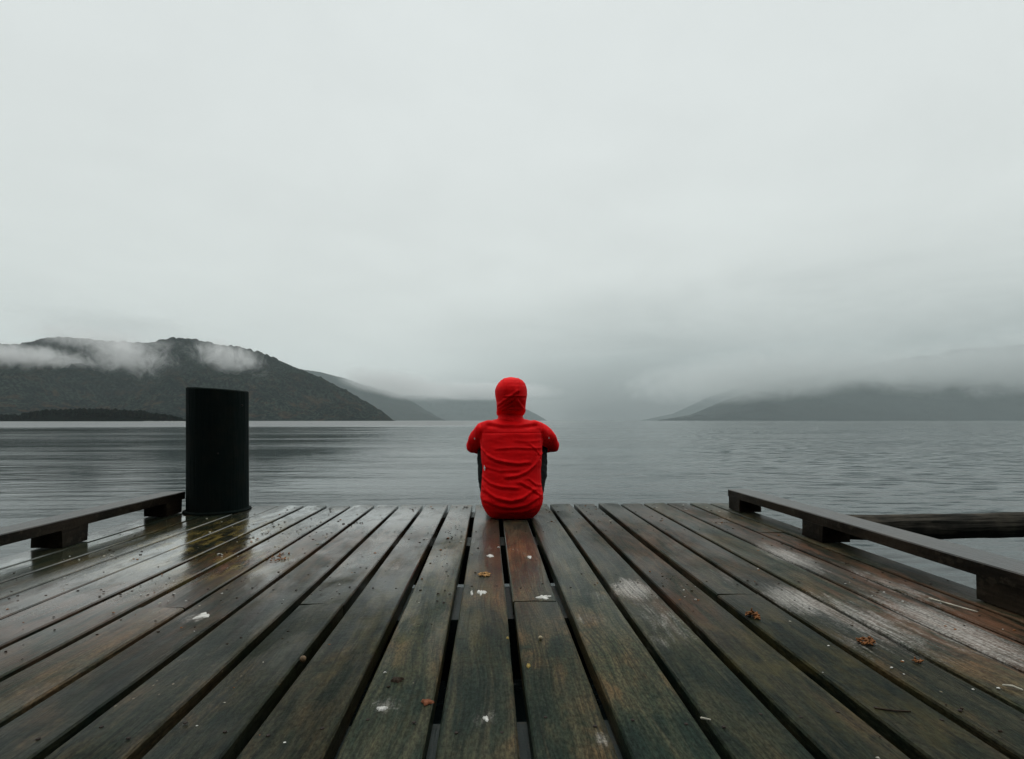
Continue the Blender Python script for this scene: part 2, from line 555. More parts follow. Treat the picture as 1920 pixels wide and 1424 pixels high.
def ridge(name, crest, near, far, back, mat, ncol, nrow, seed, rough_amp, tree_amp, label, u0=None, u1=None, shape=1.15):
    """a mountain flank: shoreline at `near`, crest at `far` metres; crest = (bearing tangent, elevation tangent)"""
    us = np.linspace(crest[0][0] if u0 is None else u0, crest[-1][0] if u1 is None else u1, ncol)
    ts = np.concatenate([np.linspace(0, 1, nrow), np.linspace(1, 2, nrow // 3 + 1)[1:]])
    verts = []
    for u in us:
        el = lerp_table(crest, u)
        dn = near(u) if callable(near) else near
        df = far(u) if callable(far) else far
        h = el * df * (1 + .022 * fbm(u * 14, 0.3, 5, .7, seed + 2))
        for t_ in ts:
            if t_ <= 1:
                dd = dn + (df - dn) * t_
                s = t_ ** shape
            else:
                dd = df + (back - df) * (t_ - 1)
                s = 1 - 0.75 * (t_ - 1) ** 1.3
            x, y = polar(u, dd)
            env = math.sin(min(t_, 1.0) * math.pi) ** .7 if t_ < 1 else 0.0
            g = fbm(x / 620, y / 620, 6, 0.85, seed)
            z = h * s + env * rough_amp * g * min(1.0, h / 150) - 1.5
            z += tree_amp * (mnoise.noise(Vector((x / 22, y / 22, seed))) + .7 * mnoise.noise(Vector((x / 9, y / 9, seed)))) * min(1, t_ * 10) * min(1, h / 60)
            verts.append((x, y, max(z, -3) if t_ > 0 else -3))
    m = len(ts)
    faces = []
    for i in range(ncol - 1):
        for j in range(m - 1):
            a = i * m + j
            faces.append((a, a + m, a + m + 1, a + 1))
    o = mesh_obj(name, verts, faces, mat, smooth=True)
    tag(o, label, "mountain", kind="structure")
    return o


def px(lst):
    return [((u - 960) / 1000, (789 - v) / 1000) for u, v in lst]


F_NEAR = mat_forest("forest_near", (.044, .062, .050), (.0050, .0115, .0120), (.100, .054, .028), 0.50)
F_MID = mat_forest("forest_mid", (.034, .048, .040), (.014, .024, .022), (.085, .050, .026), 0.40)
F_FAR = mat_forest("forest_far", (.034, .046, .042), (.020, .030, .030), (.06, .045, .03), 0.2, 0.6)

ridge("mountain_ridge", px([(-700, 600), (-350, 612), (-150, 640), (0, 646), (58, 641), (85, 634), (110, 630), (140, 634), (180, 641), (225, 640), (285, 640), (321, 631),
                            (382, 639), (440, 648), (496, 661), (554, 690), (600, 714), (646, 736), (690, 759), (719, 775), (738, 788), (750, 790)]),
      lambda u: 1500 + 900 * max(0, (u + .96)) , lambda u: 2900 - 350 * max(0, u + .7), 4200, F_NEAR, 460, 96, 3.1, 120, 9.0,
      "near forested mountain ridge with autumn trees behind the black post", shape=1.05)
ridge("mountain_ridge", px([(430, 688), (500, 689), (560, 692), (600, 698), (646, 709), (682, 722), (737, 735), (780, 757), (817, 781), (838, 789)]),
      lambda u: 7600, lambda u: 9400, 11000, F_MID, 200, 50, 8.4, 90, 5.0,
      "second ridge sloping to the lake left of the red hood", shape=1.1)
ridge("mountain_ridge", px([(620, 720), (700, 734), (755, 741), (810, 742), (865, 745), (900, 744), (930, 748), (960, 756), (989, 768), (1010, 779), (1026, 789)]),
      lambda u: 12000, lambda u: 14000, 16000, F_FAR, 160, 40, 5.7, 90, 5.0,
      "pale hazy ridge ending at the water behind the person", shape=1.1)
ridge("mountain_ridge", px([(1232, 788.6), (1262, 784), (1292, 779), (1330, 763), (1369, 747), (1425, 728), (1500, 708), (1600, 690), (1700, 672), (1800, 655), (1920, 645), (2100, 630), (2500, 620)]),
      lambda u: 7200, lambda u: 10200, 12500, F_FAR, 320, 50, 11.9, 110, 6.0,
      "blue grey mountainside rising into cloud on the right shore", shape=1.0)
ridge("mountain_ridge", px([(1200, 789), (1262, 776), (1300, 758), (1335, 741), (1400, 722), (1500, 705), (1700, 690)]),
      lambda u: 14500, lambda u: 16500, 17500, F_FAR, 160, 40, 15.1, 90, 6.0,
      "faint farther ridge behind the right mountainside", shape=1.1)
# unseen wooded hill added behind the camera, steep to block sky light
verts, faces = [], []
sx = np.linspace(-420, 420, 90)
sy = np.concatenate([np.linspace(-5.2, -30, 12), np.linspace(-40, -330, 24)])
for x_ in sx:
    for y_ in sy:
        dd = -5.2 - y_ - 0.02 * abs(x_) * (1 if abs(x_) < 60 else 0)
        h_ = -1.2 + (2.6 * (1 - math.exp(-max(dd, 0) / 4))) + max(0, -y_ - 11) * 1.1 * (1 - .25 * min(1, -y_ / 330))
        h_ += (fbm(x_ / 60, y_ / 60, 5, .8, 2.2) * min(14, max(0, -y_ - 8) * .3)) + mnoise.noise(Vector((x_ / 7, y_ / 7, 0))) * min(3.5, max(0, -y_ - 16) * .4)
        verts.append((x_, y_ - (abs(x_) / 420) ** 2 * 60 * 0, h_))
m_ = len(sy)
for i_ in range(len(sx) - 1):
    for j_ in range(m_ - 1):
        a_ = i_ * m_ + j_
        faces.append((a_, a_ + 1, a_ + m_ + 1, a_ + m_))
blocker_hill = mesh_obj("blocker_hillside", verts, faces, mat_forest("forest_blocker", (.034, .050, .030), (.012, .020, .014), (.10, .05, .02), .4, 12.0), smooth=True)
tag(blocker_hill, "unseen wooded hillside added behind the camera to block sky light", "hillside", kind="structure")

# wooded island off the left shore
ISL = mat_forest("island_floor", (.016, .026, .020), (.007, .012, .011), (.05, .03, .012), 0.2, 4.0)
isl_top = [(-1.45, .004), (-1.2, .010), (-1.0, .0125), (-.93, .013), (-.915, .016), (-.873, .0225), (-.83, .0235), (-.77, .0245), (-.698, .0205), (-.64, .012), (-.613, .004), (-.606, .0)]
verts, faces = [], []
ncol, nrow = 120, 14
us = np.linspace(-1.45, -.606, ncol)
for u in us:
    for j in range(nrow):
        t_ = j / (nrow - 1)
        dd = 860 + 170 * t_
        x, y = polar(u, dd)
        el = lerp_table(isl_top, u)
        z = math.sin(math.pi * t_) ** .8 * max(0, el * 945 - 9.5) - 1.0
        z += mnoise.noise(Vector((x / 25, y / 25, 1))) * .8
        if t_ in (0, 1):
            z = -2.5
        verts.append((x, y, z))
for i in range(ncol - 1):
    for j in range(nrow - 1):
        a = i * nrow + j
        faces.append((a, a + nrow, a + nrow + 1, a + 1))
isl = mesh_obj("island", verts, faces, ISL, smooth=True)
tag(isl, "low dark wooded island in front of the left mountain", "island", kind="structure")

tv, tf = [], []
for k in range(1500):
    u = random.uniform(-1.42, -.612)
    t_ = random.uniform(.12, .9)
    el = lerp_table(isl_top, u)
    base = math.sin(math.pi * t_) ** .8 * max(0, el * 945 - 9.5) - 1.0
    hmax = min(el * 945 + .6 - base, 15)
    if hmax < 2:
        continue
    h = hmax * random.uniform(.55, 1.0)
    x, y = polar(u, 860 + 170 * t_)
    conifer = random.random() < .55
    rr = h * (random.uniform(.17, .25) if conifer else random.uniform(.3, .42))
    prof = [(0.02, .25), (.12, 1.0), (.45, .66), (.75, .33)] if conifer else [(.1, .45), (.3, .95), (.6, 1.0), (.85, .62)]
    b0 = len(tv)
    for (fz, fr) in prof:
        for i in range(6):
            a = 2 * math.pi * i / 6 + k
            q = rr * fr * random.uniform(.75, 1.2)
            tv.append((x + q * math.cos(a), y + q * math.sin(a), base + h * fz + random.uniform(-.03, .03) * h))
    tv.append((x, y, base + h))
    for r_ in range(3):
        for i in range(6):
            j = (i + 1) % 6
            tf.append((b0 + r_ * 6 + i, b0 + r_ * 6 + j, b0 + r_ * 6 + 6 + j, b0 + r_ * 6 + 6 + i))
    for i in range(6):
        tf.append((b0 + 18 + i, b0 + 18 + (i + 1) % 6, b0 + 24))
wood = mesh_obj("island_forest", tv, tf, mat_forest("island_trees", (.018, .030, .022), (.006, .012, .010), (.05, .028, .010), 0.25, 3.0))
tag(wood, "dark mass of trees covering the low island at left", "forest", kind="stuff")

# pale shore of stones at the island's right tip
sv, sf = [], []
for k in range(90):
    u = random.uniform(-.69, -.603)
    x, y = polar(u, 858 + random.uniform(-8, 4))
    s = random.uniform(.25, .8)
    b0 = len(sv)
    for (dx, dy, dz_) in [(-1.6, -1, 0), (1.6, -1, 0), (1.6, 1, 0), (-1.6, 1, 0), (-.9, -.6, 1), (.9, -.6, 1), (.9, .6, 1), (-.9, .6, 1)]:
        sv.append((x + dx * s * random.uniform(.8, 1.3), y + dy * s, -.9 + dz_ * s * random.uniform(.7, 1.1)))
    for f in [(4, 5, 6, 7), (0, 1, 5, 4), (1, 2, 6, 5), (2, 3, 7, 6), (3, 0, 4, 7)]:
        sf.append(tuple(b0 + i for i in f))
shore = mesh_obj("shore_stones", sv, sf, mat_plain("pale_stone", (.42, .42, .40), .8, .2, .3, 1.0))
tag(shore, "pale strip of shore stones at the island tip", "stones", kind="stuff")

# ------------------------------------------------------------------ low cloud clinging to the hills


def mist(name, u, v, wpx, hpx, dist, depth, mat, label, tilt=0.0):
    """ellipsoid of vapour: centre at pixel-like bearing (u, v), size in thousandths of its distance"""
    uu, el = (u - 960) / 1000, (789 - v) / 1000
    x, y = polar(uu, dist)
    bm = bmesh.new()
    bmesh.ops.create_icosphere(bm, subdivisions=2, radius=1.0)
    me = bpy.data.meshes.new(name)
    bm.to_mesh(me)
    bm.free()
    me.materials.append(mat)
    o = bpy.data.objects.new(name, me)
    o.location = (x, y, CAM_Z + el * dist)
    o.scale = (wpx / 2000 * dist, depth / 2, hpx / 2000 * dist)
    o.rotation_euler = (0, R(tilt), -YAW - math.atan(uu))
    link(o)
    tag(o, label, "cloud", group="low clouds on the hills", kind="stuff")
    return o


M1 = mat_mist("mist_left", .0140, .0150, .665, (1, 1, .9), .32, col=(.985, .99, .99), seed=3.0, g=.15)
M2 = mat_mist("mist_mid", .0036, .0020, .44, (1, 1, 1.6), .40, col=(.98, .99, .99), seed=9.0, g=.6)
M3 = mat_mist("mist_right", .0020, .0021, .44, (1, 1, 1.4), .42, col=(.968, .995, .992), seed=15.0, g=.72)

mist("low_cloud", 60, 668, 430, 90, 2260, 420, M1, "bright strip of low cloud across the left mountain", 5)
mist("low_cloud", 240, 668, 280, 120, 2330, 380, M1, "wispy cloud draped below the two dark summits", 7)
mist("low_cloud", 425, 668, 240, 116, 2420, 380, M1, "torn wisp of cloud above and right of the black post", 12)
mist("low_cloud", 230, 612, 560, 90, 2900, 500, mat_mist("mist_top", .0030, .0060, .58, (1, 1, 1.8), .35, seed=21.0, g=.75), "soft cloud resting on the left summit line", 2)
mist("low_cloud", 190, 636, 440, 84, 2540, 420, mat_mist("mist_crest", .0085, .0150, .62, (1, 1, 1.0), .40, col=(.985, .99, .99), seed=7.5, g=.3), "thin cloud spilling over the crest between the two summits", 3)
mist("low_cloud", 750, 722, 280, 62, 7300, 1400, M2, "cloud hiding the top of the second ridge", 9)
mist("low_cloud", 900, 733, 360, 44, 10500, 2200, M2, "cloud cap over the pale ridge behind the person", 1)
mist("low_cloud", 1440, 703, 680, 118, 7900, 2400, M3, "grey cloud base over the start of the right mountainside", -4)
mist("low_cloud", 1900, 682, 760, 150, 7700, 2400, M3, "grey cloud base covering the right mountainside at the frame edge", -3)

# ------------------------------------------------------------------ the damp air itself
hm, ht, hout = new_mat("haze_air")
pv = ht.n('ShaderNodeVolumePrincipled')
pv.inputs['Color'].default_value = (.84, .945, .968, 1)
pv.inputs['Density'].default_value = 4.0e-5
ht.link(pv.outputs[0], hout.inputs['Volume'])
HB, HT = 19500, 2300
bx = [(-HB, -HB, -5), (HB, -HB, -5), (HB, HB, -5), (-HB, HB, -5), (-HB, -HB, HT), (HB, -HB, HT), (HB, HB, HT), (-HB, HB, HT)]
haze = mesh_obj("haze", bx, [(3, 2, 1, 0), (4, 5, 6, 7), (0, 1, 5, 4), (1, 2, 6, 5), (2, 3, 7, 6), (3, 0, 4, 7)], hm)
tag(haze, "damp grey haze over the whole lake", "haze", kind="stuff")

# ================================================================== pier
pier = empty("pier", (0, 0, 0))
tag(pier, "wet dark timber pier deck of lengthwise planks with low curb rails", "pier")
DECK_END, DECK_BACK, TH = 3.81, -6.0, 0.045


def plank(x0, x1, y0, y1, zoff=0.0, mat=DECK, th=TH, name="plank", wob=0.0022):
    """a board with eased edges, slightly wandering sides and a gently cupped top"""
    n = max(4, int((y1 - y0) / 0.3))
    s = random.uniform(0, 100)
    verts, faces = [], []
    tilt = random.uniform(-.0022, .0022)
    for i in range(n + 1):
        y = y0 + (y1 - y0) * i / n
        a = x0 + wob * mnoise.noise(Vector((s, y * 1.3, 0))) * 2
        b = x1 + wob * mnoise.noise(Vector((s, y * 1.3, 7))) * 2
        z = zoff + .0016 * mnoise.noise(Vector((s, y * .9, 3)))
        c = (a + b) / 2
        e = .004
        for (x, zz) in [(a, z - th), (a, z - e - tilt), (a + e, z - tilt), (c, z + .0012), (b - e, z + tilt), (b, z - e + tilt), (b, z - th)]:
            verts.append((x, y, zz))
    m = 7
    for i in range(n):
        for j in range(m):
            k = (j + 1) % m
            p, q = i * m, (i + 1) * m
            faces.append((p + j, p + k, q + k, q + j))
    faces.append(tuple(range(m))[::-1])
    faces.append(tuple(n * m + j for j in range(m)))
    me = bpy.data.meshes.new(name)
    me.from_pydata(verts, [], [f[::-1] for f in faces])
    me.update()
    me.materials.append(mat)
    o = bpy.data.objects.new(name, me)
    link(o, pier)
    return o


gaps = [-1.975, -1.81, -1.645, -1.475, -1.298, -1.137, -0.969, -0.804, -0.634, -0.463, -0.284, -0.108, 0.066, 0.243, 0.426, 0.594, 0.766, 0.936, 1.106, 1.277, 1.440, 1.588]
edges = [-2.145] + gaps + [1.735]
# board joints, by plank index in the list above
joints = {13: 1.765, 17: 1.80, 9: 1.765, 6: 1.76, 10: 2.83, 21: 2.80, 4: 2.83, 19: .55, 2: 1.76, 15: .4, 11: .5}
for i in range(len(edges) - 1):
    gl = .0135 if i > 0 else 0
    gr = .0135 if i < len(edges) - 2 else 0
    if i <= 4:
        gl, gr = gl * .55, gr * .55
    if i >= 20:
        gl, gr = gl * .7, gr * .7
    a, b = edges[i] + gl * random.uniform(.85, 1.1), edges[i + 1] - gr * random.uniform(.85, 1.1)
    end = DECK_END + random.uniform(-.008, .012)
    zo = random.uniform(-.0025, .0025)
    if i in joints:
        j = joints[i]
        plank(a, b, DECK_BACK, j - .0025, zo)
        sh = random.uniform(-.003, .003)
        plank(a + sh, b + sh, j + .0025, end, zo + random.uniform(-.002, .002))
    else:
        plank(a, b, DECK_BACK, end, zo)

# two nail heads where each board crosses a bearer
nm = bpy.data.meshes.new("nail_head")
bm = bmesh.new()
bmesh.ops.create_cone(bm, cap_ends=True, segments=8, radius1=.0042, radius2=.0034, depth=.0016)
bm.to_mesh(nm)
bm.free()
nm.materials.append(mat_plain("rusty_iron", (.018, .012, .009), .7, .3, .3, 50.0))
for o in [c for c in pier.children if c.name.startswith("plank")]:
    xs = [v.co.x for v in o.data.vertices]
    ys = [v.co.y for v in o.data.vertices]
    for yb in (1.05, 1.92, 2.88, 3.70):
        if not (min(ys) + .03 < yb < max(ys) - .03):
            continue
        for fx in (.2, .8):
            nl = bpy.data.objects.new("nail_head", nm)
            nl.location = (min(xs) + (max(xs) - min(xs)) * (fx + random.uniform(-.05, .05)), yb + random.uniform(-.03, .03), max(v.co.z for v in o.data.vertices) - .0004)
            link(nl, o)

for y in (-5.6, -3.6, -1.3, -.2, .95, 1.75, 2.78, 3.6):
    wd = .34 if y == 1.75 else .20
    z1 = -TH - .006
    v8 = [(x, yy, zz) for zz in (z1 - .2, z1) for (x, yy) in ((-2.12, y), (1.70, y), (1.70, y + wd), (-2.12, y + wd))]
    o = mesh_obj("bearer", v8, [(3, 2, 1, 0), (4, 5, 6, 7), (0, 1, 5, 4), (1, 2, 6, 5), (2, 3, 7, 6), (3, 0, 4, 7)], BEARER, pier)


def ring_post(name, x, y, r, z0, z1, mat, parent=None, slant=(0, 0), seg=40, rows=14, wobble=.004, flare=0.0):
    verts, faces = [], []
    s = random.uniform(0, 50)
    for j in range(rows + 1):
        t_ = j / rows
        for i in range(seg):
            a = 2 * math.pi * i / seg
            ca, sa = math.cos(a), math.sin(a)
            rr = r + wobble * mnoise.noise(Vector((ca * 2 + s, sa * 2, t_ * 1.5))) * 1.6 + .0022 * mnoise.noise(Vector((ca * 14 + s, sa * 14, t_ * 2)))
            zt = z1 + slant[0] * ca * r + slant[1] * sa * r
            z = z0 + (zt - z0) * t_
            verts.append((x + rr * ca, y + rr * sa, z))
    for j in range(rows):
        for i in range(seg):
            k = (i + 1) % seg
            faces.append((j * seg + i, j * seg + k, (j + 1) * seg + k, (j + 1) * seg + i))
    # eased rim and slightly hollow top
    b = rows * seg
    n0 = len(verts)
    for i in range(seg):
        vx, vy, vz = verts[b + i]
        verts.append((x + (vx - x) * .965, y + (vy - y) * .965, vz + .007))
    n1 = len(verts)
    for i in range(seg):
        vx, vy, vz = verts[n0 + i]
        verts.append((x + (vx - x) * .4, y + (vy - y) * .4, vz - .004 + (slant[0] * (x - vx) * .6 + slant[1] * (y - vy) * .6) * 1.0))
    for i in range(seg):
        k = (i + 1) % seg
        faces.append((b + i, b + k, n0 + k, n0 + i))
        faces.append((n0 + i, n0 + k, n1 + k, n1 + i))
    faces.append(tuple(n1 + i for i in range(seg)))
    faces.append(tuple(reversed(range(seg))))
    return mesh_obj(name, verts, faces, mat, parent, smooth=False)


for (x, y) in ((-1.75, -.1), (1.45, -.1), (1.45, 2.88), (-1.3, 2.88)):
    ring_post("pile", x, y, .11, -2.2, -.252, BEARER, pier, seg=16, rows=4)


def curb(side):
    xi = 1.626 if side > 0 else -2.004
    xo = xi + side * .145
    x0, x1 = min(xi, xo), max(xi, xo)
    end = 3.575 if side > 0 else 3.60
    o = plank(x0, x1, DECK_BACK + .1, end, .132, CURB, .047, "curb_rail", .0035)
    for far in ((3.575, 2.714, 1.722, .86, -.02, -.9) if side > 0 else (3.575, 2.755, 1.745, .88, 0.0, -.9)):
        ya, yb = far - .165, far - (0.004 if far > 3.5 else 0)
        a0, a1 = x0 + .003, x1 - .003
        zb, zt = .0035, .0848
        b = []
        e = .004
        for zz, ins in ((zb, 0), (zt, 0)):
            for (x, yy) in ((a0 + ins, ya + ins), (a1 - ins, ya + ins), (a1 - ins, yb - ins), (a0 + ins, yb - ins)):
                b.append((x + random.uniform(-.002, .002), yy + random.uniform(-.006, .006), zz))
        mesh_obj("spacer_block", b, [(3, 2, 1, 0), (4, 5, 6, 7), (0, 1, 5, 4), (1, 2, 6, 5), (2, 3, 7, 6), (3, 0, 4, 7)], CURB, o)


curb(1)
curb(-1)

# ================================================================== mooring post
post = ring_post("mooring_post", -1.812, 3.64, .186, -2.4, .802, POST, slant=(-.058, .0), seg=64, rows=30, wobble=.005)
tag(post, "thick black round mooring post standing at the left end of the pier", "post")
cb = []
cf = []
seg = 48
for (rr, zz) in ((.188, .002), (.203, .003), (.199, .013), (.188, .017)):
    for i in range(seg):
        a = 2 * math.pi * i / seg
        q = rr + (.006 * mnoise.noise(Vector((math.cos(a) * 3, math.sin(a) * 3, 2))) if rr > .19 else 0)
        cb.append((-1.812 + q * math.cos(a), 3.64 + q * math.sin(a), zz))
for j in range(3):
    for i in range(seg):
        k = (i + 1) % seg
        cf.append((j * seg + i, j * seg + k, (j + 1) * seg + k, (j + 1) * seg + i))
mesh_obj("base_rim", cb, cf, POST, post, smooth=True)
for (ang, zz) in ((-.26, .70), (-1.109, .39)):
    bm = bmesh.new()
    bmesh.ops.create_uvsphere(bm, u_segments=10, v_segments=6, radius=.0055)
    me = bpy.data.meshes.new("bolt_head")
    bm.to_mesh(me)
    bm.free()
    me.materials.append(CURB)
    o = bpy.data.objects.new("bolt_head", me)
    o.location = (-1.812 + .186 * math.cos(ang), 3.64 + .186 * math.sin(ang), zz)
    link(o, post)

# ================================================================== log boom to the right of the pier
lv, lf = [], []
seg, rows = 44, 96
L0, L1 = 1.785, 6.2
for j in range(rows + 1):
    t_ = j / rows
    x = L0 + (L1 - L0) * t_
    end_r = 1.0
    cy_, cz_ = 2.635 + .01 * math.sin(x * 2.1), .066 + .006 * math.sin(x * 1.7 + 1) + .002 * (x - 1.8)
    for i in range(seg):
        a = 2 * math.pi * i / seg
        r = (.0635 - .0085 * max(0, mnoise.noise(Vector((x * .8, math.cos(a) * 5 + 3, math.sin(a) * 5)))) + .005 * mnoise.noise(Vector((x * 1.2, math.cos(a) * 1.3, math.sin(a) * 1.3))) + .0040 * mnoise.noise(Vector((x * 2.5, math.cos(a) * 9, math.sin(a) * 9))) + .003 * mnoise.noise(Vector((x * 9, math.cos(a) * 4, math.sin(a) * 4)))) * end_r
        lv.append((x, cy_ + r * math.cos(a), cz_ + r * math.sin(a)))
for j in range(rows):
    for i in range(seg):
        k = (i + 1) % seg
        lf.append((j * seg + i, (j + 1) * seg + i, (j + 1) * seg + k, j * seg + k))
lf.append(tuple(range(seg)))
lf.append(tuple(rows * seg + i for i in reversed(range(seg))))
log = mesh_obj("log_beam", lv, lf, LOG, smooth=True)
tag(log, "round weathered log reaching out over the water beyond the right curb", "log")
ring_post("pile", 5.9, 2.80, .11, -2.4, .30, POST, log, seg=20, rows=6)

# ================================================================== person
PX, PY = 0.137, 3.150           # back of the seat on the deck
person = empty("person", (PX, PY, 0.0))
tag(person, "person in a red hooded jacket sitting at the pier end, arms round raised knees", "person")


def tube(pts, rads, seg=14, flat=None, cap=True):
    """closed tapered tube through points; rads may be r or (r_side, r_up)"""
    pts = [Vector(p) for p in pts]
    verts, faces = [], []
    n = len(pts)
    up = Vector((0, 0, 1))
    for i, p in enumerate(pts):
        d_ = (pts[min(i + 1, n - 1)] - pts[max(i - 1, 0)]).normalized()
        side = d_.cross(up)
        if side.length < 1e-3:
            side = Vector((1, 0, 0))
        side.normalize()
        nrm = side.cross(d_).normalized()
        r = rads[i]
        ra, rb = r if isinstance(r, tuple) else (r, r)
        for k in range(seg):
            a = 2 * math.pi * k / seg
            verts.append(p + side * ra * math.cos(a) + nrm * rb * math.sin(a))
    for i in range(n - 1):
        for k in range(seg):
            q = (k + 1) % seg
            faces.append((i * seg + k, i * seg + q, (i + 1) * seg + q, (i + 1) * seg + k))
    # rounded ends
    for end, idx, sgn in ((0, 0, -1), (n - 1, (n - 1) * seg, 1)):
        d_ = (pts[1] - pts[0]).normalized() if end == 0 else (pts[-1] - pts[-2]).normalized()
        r = rads[end]
        rm = min(r) if isinstance(r, tuple) else r
        prev = list(range(idx, idx + seg))
        for f_, zf in ((.8, .5), (.45, .82)):
            cur = []
            for k in range(seg):
                v = verts[idx + k]
                cur.append(len(verts))
                verts.append(pts[end] + (v - pts[end]) * f_ + d_ * sgn * rm * zf)
            for k in range(seg):
                q = (k + 1) % seg
                faces.append((prev[k], prev[q], cur[q], cur[k]) if sgn > 0 else (prev[q], prev[k], cur[k], cur[q]))
            prev = cur
        t_ = len(verts)
        verts.append(pts[end] + d_ * sgn * rm * .95)
        for k in range(seg):
            q = (k + 1) % seg
            faces.append((prev[k], prev[q], t_) if sgn > 0 else (prev[q], prev[k], t_))
    return verts, faces


def rings(lst, seg=28, pw=2.5):
    """stacked superellipse rings (z, y centre, half width, half depth, x offset)"""
    verts, faces = [], []
    for (z, yc, hw, hd, xo) in lst:
        for k in range(seg):
            a = 2 * math.pi * k / seg
            c, s_ = math.cos(a), math.sin(a)
            verts.append(Vector((xo + hw * math.copysign(abs(c) ** (2 / pw), c), yc + hd * math.copysign(abs(s_) ** (2 / pw), s_), z)))
    n = len(lst)
    for i in range(n - 1):
        for k in range(seg):
            q = (k + 1) % seg
            faces.append((i * seg + k, i * seg + q, (i + 1) * seg + q, (i + 1) * seg + k))
    faces.append(tuple(reversed(range(seg))))
    faces.append(tuple((n - 1) * seg + k for k in range(seg)))
    return verts, faces


def ball(c, r, seg=16):
    rx, ry, rz = r if isinstance(r, tuple) else (r, r, r)
    lst = []
    n = 10
    for i in range(n + 1):
        p = -math.pi / 2 + math.pi * (i / n)
        q = max(math.cos(p), .04)
        lst.append((c[2] + rz * math.sin(p), c[1], rx * q, ry * q, c[0]))
    return rings(lst, seg, 2.0)


def fuse(name, pieces, mat, voxel, smooth_it=6, parent=None):
    """union of closed pieces as one continuous surface"""
    V, F = [], []
    for (v, f) in pieces:
        b = len(V)
        V += v
        F += [tuple(b + i for i in ff) for ff in f]
    o = mesh_obj(name, V, F, mat, smooth=True)
    md = o.modifiers.new("remesh", 'REMESH')
    md.mode = 'VOXEL'
    md.voxel_size = voxel
    md.use_smooth_shade = True
    if smooth_it:
        ms = o.modifiers.new("smooth", 'SMOOTH')
        ms.factor = .5
        ms.iterations = smooth_it
    dg = bpy.context.evaluated_depsgraph_get()
    me = bpy.data.meshes.new_from_object(o.evaluated_get(dg))
    o.modifiers.clear()
    old = o.data
    o.data = me
    bpy.data.meshes.remove(old)
    me.name = name
    if not me.materials:
        me.materials.append(mat)
    me.polygons.foreach_set('use_smooth', [True] * len(me.polygons))
    if parent is not None:
        o.parent = parent
    return o


def get_vn(me):
    n = len(me.vertices)
    co = np.empty(n * 3)
    me.vertices.foreach_get('co', co)
    no = np.empty(n * 3)
    me.vertices.foreach_get('normal', no)
    return co.reshape(-1, 3), no.reshape(-1, 3)


def set_v(me, co):
    me.vertices.foreach_set('co', np.ascontiguousarray(co).ravel())
    me.update()


RED = mat_fabric("red_softshell", (.80, .0038, .0068), (.92, .0050, .0078), 0.6, 0.08)
BLACK = mat_fabric("black_trousers", (.0050, .0068, .0070), (.0085, .0105, .0105), 0.8, 0.15)
SKIN = mat_plain("skin", (.42, .24, .17), .5, .35, .12, 12.0)
SHOE = mat_plain("shoe_leather", (.012, .012, .013), .55, .3, .3, 30.0)
WHITE = mat_plain("white_print", (.72, .72, .74), .5, .3, .05, 20.0)

# ---- body: torso, head with face, arms, hands and legs as one surface
sh = {s: (s * .160, .208, .534) for s in (-1, 1)}
el = {-1: (-.256, .455, .428), 1: (.300, .455, .434)}
wr = {-1: (-.075, .595, .405), 1: (.055, .600, .420)}
hip = {s: (s * .085, .125, .105) for s in (-1, 1)}
kn = {-1: (-.152, .415, .440), 1: (.184, .415, .435)}
an = {-1: (-.115, .545, .085), 1: (.122, .545, .085)}
pcs = [rings([(.05, .13, .12, .08, 0), (.12, .13, .145, .095, 0), (.24, .135, .13, .085, 0), (.36, .155, .14, .088, 0), (.46, .185, .15, .085, 0), (.53, .205, .14, .07, 0), (.565, .222, .08, .055, 0)], 24, 2.2),
       tube([(0, .215, .54), (0, .235, .62), (0, .248, .68)], [.058, .054, .055]),
       ball((0, .250, .762), (.074, .092, .100)), ball((0, .285, .715), (.055, .060, .055)),
       tube([(0, .335, .775), (0, .352, .752), (0, .348, .742)], [.010, .014, .012], 8),
       ball((0, .336, .716), (.024, .010, .008)), ball((0, .328, .690), (.026, .018, .018)),
       ball((-.030, .328, .780), (.016, .010, .010)), ball((.030, .328, .780), (.016, .010, .010)),
       ball((-.074, .245, .755), (.010, .020, .032)), ball((.074, .245, .755), (.010, .020, .032))]
for s in (-1, 1):
    pcs.append(tube([sh[s], el[s], wr[s]], [.036, .020, .021]))
    pcs.append(tube([hip[s], kn[s], an[s]], [.052, .036, .030]))
    pcs.append(tube([an[s], (an[s][0] * 1.05, an[s][1] + .11, .040), (an[s][0] * 1.07, an[s][1] + .16, .034)], [.036, .034, .026]))
    # palm and five fingers folded over the other wrist
    w0 = Vector(wr[s])
    ax = (Vector((-s * 1.0, .22, -.12))).normalized()
    side = Vector((0, .35, .94)).normalized()
    fwd = Vector((0, .92, -.34)).normalized()
    zo = .016 * s
    palm = w0 + ax * .05 + Vector((0, .012 * s, zo))
    pcs.append(tube([w0, palm - ax * .01, palm + ax * .03], [.022, (.016, .038), (.014, .038)], 12))
    for k, (off, ln) in enumerate(((.030, .066), (.010, .074), (-.011, .070), (-.030, .056))):
        b0 = palm + ax * .028 + side * off
        p1 = b0 + ax * ln * .42 + fwd * .004
        p2 = p1 + ax * ln * .28 - fwd * ln * .22
        p3 = p2 + ax * ln * .05 - fwd * ln * .34
        pcs.append(tube([b0, p1, p2, p3], [.0092, .0088, .0082, .0070], 8))
    t0 = palm - ax * .018 + side * .026
    t1 = t0 + side * .026 + ax * .018
    t2 = t1 + side * .008 + ax * .028 - fwd * .008
    pcs.append(tube([t0, t1, t2], [.0115, .0100, .0082], 8))
body = fuse("body", pcs, SKIN, .0052, 2, person)

